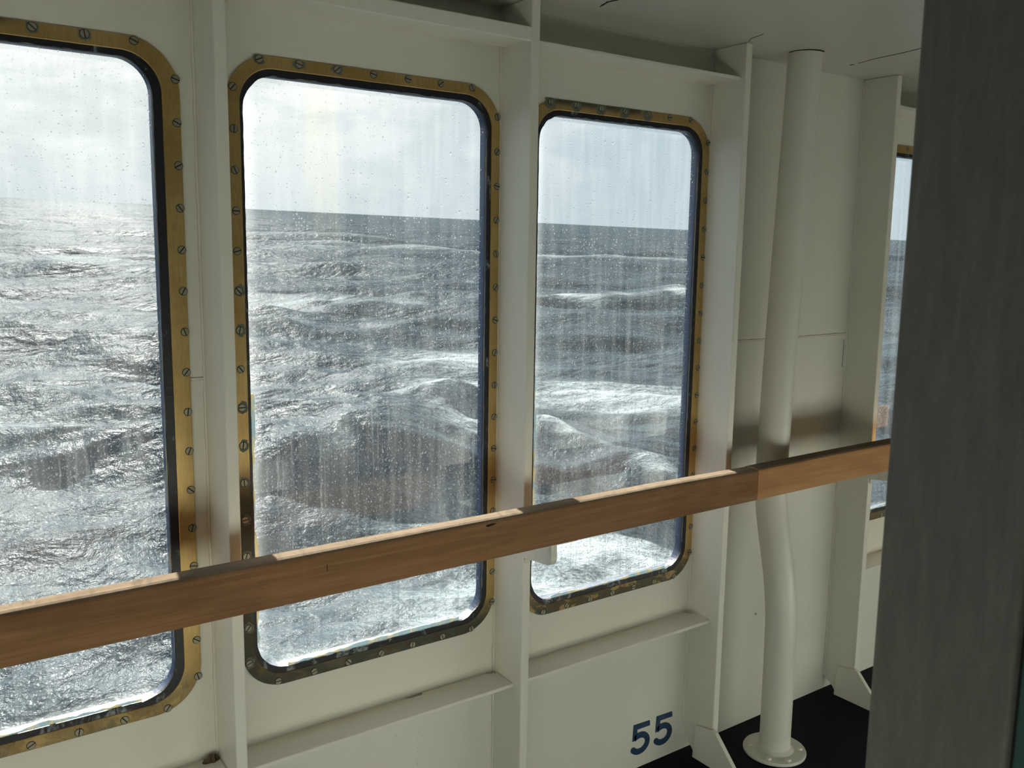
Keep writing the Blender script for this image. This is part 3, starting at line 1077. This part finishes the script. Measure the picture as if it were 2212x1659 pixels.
# ------------------------------------------------------------------ the sea
SN = Vector((0.00935107, -0.04265926, 0.99904592))
HS = 7.0
def make_sea():
    nr, na = 760, 560
    r = np.exp(np.linspace(math.log(5.0), math.log(9000.0), nr))
    a = np.radians(np.linspace(-38.0, 88.0, na))
    Rr, Aa = np.meshgrid(r, a, indexing='ij')
    X = Rr * np.sin(Aa)
    Y = Rr * np.cos(Aa)
    rg = np.random.RandomState(7)
    Z = np.zeros_like(X)
    DX = np.zeros_like(X)
    DY = np.zeros_like(X)
    K = 90
    lam = np.exp(np.linspace(math.log(1.3), math.log(75.0), K))
    th0 = math.radians(248.0)
    for L_ in lam:
        th = th0 + rg.normal(0, 0.42)
        k = 2 * math.pi / L_
        amp = 0.0105 * L_ ** 0.80 * rg.uniform(0.5, 1.3)
        amp = min(amp, 0.22)
        ph = rg.uniform(0, 2 * math.pi)
        fade = np.clip((L_ / (0.0101 * Rr) - 2.5) / 3.0, 0, 1)
        arg = k * (X * math.cos(th) + Y * math.sin(th)) + ph
        Z += amp * fade * np.cos(arg)
        DX -= 0.5 * amp * fade * math.cos(th) * np.sin(arg)
        DY -= 0.5 * amp * fade * math.sin(th) * np.sin(arg)
    foam = np.zeros_like(X)
    def ridge(p0, p1, h0, h1, wf, wb, fo, fw=0.8):
        nonlocal Z, foam
        p0, p1 = np.array(p0), np.array(p1)
        d = p1 - p0
        ln = np.hypot(*d)
        d = d / ln
        nrm = np.array([d[1], -d[0]])
        if nrm @ p0 > 0: nrm = -nrm      # towards the ship
        u = ((X - p0[0]) * d[0] + (Y - p0[1]) * d[1]) / ln
        wob = 0.35 * np.sin(u * 9.0 + p0[0]) + 0.2 * np.sin(u * 23.0)
        s = (X - p0[0]) * nrm[0] + (Y - p0[1]) * nrm[1] + wob * wf * 0.35
        tap = np.clip((u + 0.25) / 0.4, 0, 1) * np.clip((1.3 - u) / 0.4, 0, 1)
        tap = tap * tap * (3 - 2 * tap)
        hh = h0 + (h1 - h0) * np.clip(u, 0, 1)
        wd = np.where(s > 0, wf, wb)
        hh = hh * (1 + 0.09 * np.sin(u * 14.0 + p0[0]) + 0.04 * np.sin(u * 31.0 + p0[1]))
        Z = Z + hh * tap * np.exp(-(s / wd) ** 2)
        brk = np.clip(0.62 + 0.5 * np.sin(u * 11.0 + p1[0]) + 0.35 * np.sin(u * 27.0 + p1[1]), 0.48, 1.1)
        foam = np.maximum(foam, fo * brk * tap * np.exp(-((s + 0.2) / (fw * (0.7 + 0.6 * brk))) ** 2))
    def blob(x, y, rx, amp, stretch=1.0):
        nonlocal foam
        dr = (X * x + Y * y) / math.hypot(x, y) - math.hypot(x, y)
        dtv = (X * y - Y * x) / math.hypot(x, y)
        foam = np.maximum(foam, amp * np.exp(-(dr / rx) ** 2 - (dtv / (rx * stretch)) ** 2))
    ridge((7.8, 19.6), (17.4, 26.6), 0.4, 1.2, 3.0, 6.0, 0.40, 0.6)
    ridge((14.8, 24.4), (19.5, 27.5), 0.3, 0.35, 1.2, 2.0, 0.85, 1.1)
    ridge((17.4, 22.6), (19.0, 15.6), 0.9, 0.5, 1.6, 2.6, 0.75, 0.6)
    ridge((44.0, 66.0), (66.0, 60.0), 1.3, 1.5, 3.0, 6.0, 0.85, 1.6)
    ridge((10.0, 46.0), (22.0, 52.0), 0.9, 0.7, 2.5, 5.0, 0.45, 1.0)
    ridge((2.0, 31.0), (9.0, 33.0), 0.8, 0.9, 1.8, 3.5, 0.45, 0.7)
    ridge((24.0, 60.0), (40.0, 56.0), 0.9, 0.9, 2.5, 5.0, 0.55, 1.1)
    ridge((60.0, 150.0), (120.0, 120.0), 1.6, 1.6, 6.0, 10.0, 0.6, 3.0)
    ridge((10.0, 95.0), (32.0, 92.0), 1.2, 1.2, 4.0, 8.0, 0.5, 2.0)
    blob(27.0, 27.5, 4.5, 0.95, 1.3)
    blob(31.0, 26.0, 3.2, 1.0, 1.2)
    blob(21.5, 33.0, 2.4, 1.0, 1.3)
    blob(25.0, 39.0, 5.0, 0.9, 0.9)
    blob(15.2, 15.0, 2.6, 1.0, 1.8)
    blob(12.2, 12.2, 2.8, 0.92, 1.8)
    blob(16.0, 23.0, 2.6, 0.72, 0.8)
    blob(12.3, 17.6, 2.3, 0.62, 1.2)
    blob(8.6, 12.6, 2.0, 0.60, 1.6)
    blob(5.8, 11.0, 2.0, 0.42, 1.8)
    blob(2.2, 11.5, 2.2, 0.46, 1.8)
    blob(4.0, 27.5, 1.8, 0.50, 2.5)
    blob(3.5, 17.0, 2.0, 0.36, 2.0)
    blob(36.0, 70.0, 3.0, 0.70, 2.0)
    blob(27.0, 64.0, 2.2, 0.70, 2.2)
    # whitecaps on the steep crests further out
    far = np.clip((Rr - 30) / 40, 0, 1) * np.clip((600 - Rr) / 500, 0, 1)
    foam = np.maximum(foam, far * np.clip((Z - 0.95) * 0.8, 0, 0.62))
    foam = np.maximum(foam, 0.12 * np.clip(Z, 0, 1))
    q = SN.to_track_quat('Z', 'Y')
    # sea axes in the ship's frame
    ez = SN
    ex = (Vector((1, 0, 0)) - ez * ez.x).normalized()
    ey = ez.cross(ex)
    org = CAM - SN * HS
    PX, PY = X + DX, Y + DY
    co = np.stack([PX, PY, Z], -1).reshape(-1, 3).astype(np.float32)
    me = bpy.data.meshes.new('sea')
    nv = nr * na
    me.vertices.add(nv)
    me.vertices.foreach_set('co', co.ravel())
    ii = np.arange(nr - 1)[:, None] * na + np.arange(na - 1)[None, :]
    quads = np.stack([ii, ii + na, ii + na + 1, ii + 1], -1).reshape(-1, 4).astype(np.int32)
    nf = len(quads)
    me.loops.add(nf * 4)
    me.loops.foreach_set('vertex_index', quads.ravel())
    me.polygons.add(nf)
    me.polygons.foreach_set('loop_start', np.arange(0, nf * 4, 4, dtype=np.int32))
    me.polygons.foreach_set('loop_total', np.full(nf, 4, dtype=np.int32))
    me.polygons.foreach_set('use_smooth', np.ones(nf, dtype=bool))
    me.update(calc_edges=True)
    at = me.attributes.new('foam', 'FLOAT', 'POINT')
    at.data.foreach_set('value', foam.ravel().astype(np.float32))
    o = bpy.data.objects.new('sea', me)
    COL.objects.link(o)
    M3 = Matrix((ex, ey, ez)).transposed().to_4x4()
    M3.translation = org
    o.matrix_world = M3
    mt, t, out = new_mat('stormy_sea_water')
    tcn = t.n.new('ShaderNodeTexCoord')
    P = tcn.outputs['Object']
    at_ = t.n.new('ShaderNodeAttribute')
    at_.attribute_name = 'foam'
    fm = at_.outputs['Fac']
    n0 = t.noise(t.vmul(P, (0.55, 0.40, 0.5)), 1.0, 5.0, 0.62, 0.7)
    n1 = t.noise(t.vmul(P, (2.6, 1.7, 2.0)), 1.0, 6.0, 0.66, 1.2)
    n2 = t.noise(t.vmul(P, (9.0, 7.0, 7.0)), 1.0, 4.0, 0.6, 0.6)
    lace = t.sub(1.0, t.mul(t.math('ABSOLUTE', t.sub(n1, 0.5)), 5.0))
    lace2 = t.sub(1.0, t.mul(t.math('ABSOLUTE', t.sub(n2, 0.5)), 4.0))
    tex = t.add(t.mul(n0, 0.35), t.add(t.mul(lace, 0.32), t.mul(lace2, 0.16)))
    fmask = t.math('MULTIPLY', t.ss(t.add(tex, t.mul(fm, 0.74)), 0.70, 1.18), 0.95)
    water = t.mix(t.ss(fm, 0.0, 0.9), (0.029, 0.043, 0.054), (0.042, 0.060, 0.070))
    c = t.mix(fmask, water, (0.225, 0.255, 0.265))
    cam_d = t.n.new('ShaderNodeCameraData')
    hgt = t.add(t.mul(t.noise(t.vmul(P, (0.11, 0.16, 0.1)), 1.0, 4.0, 0.6, 0.5), 1.6), t.add(t.mul(t.noise(t.vmul(P, (1.1, 1.1, 1.1)), 1.0, 5.0, 0.62, 0.4), 0.26), t.mul(t.noise(t.vmul(P, (5.5, 5.5, 5.5)), 1.0, 4.0, 0.6, 0.3), 0.070)))
    b = t.bump(hgt, 1.0, 0.75)
    body = t.node('ShaderNodeBsdfDiffuse', Color=c, Normal=b)
    shine = t.node('ShaderNodeBsdfGlossy', Color=(1, 1, 1), Roughness=0.30, Normal=b)
    fr = t.node('ShaderNodeFresnel', IOR=1.33, Normal=b)
    fac = t.mul(t.lin(fr, 0.0, 1.0, 0.003, 0.007), t.sub(1.0, fmask))
    t.l.new(t.shmix(fac, body, shine), out)
    me.materials.append(mt)
    t.n.remove(cam_d)
    return o

sea = setp(make_sea(), 'rough grey sea with breaking waves and foam outside the windows', 'sea', kind='structure')
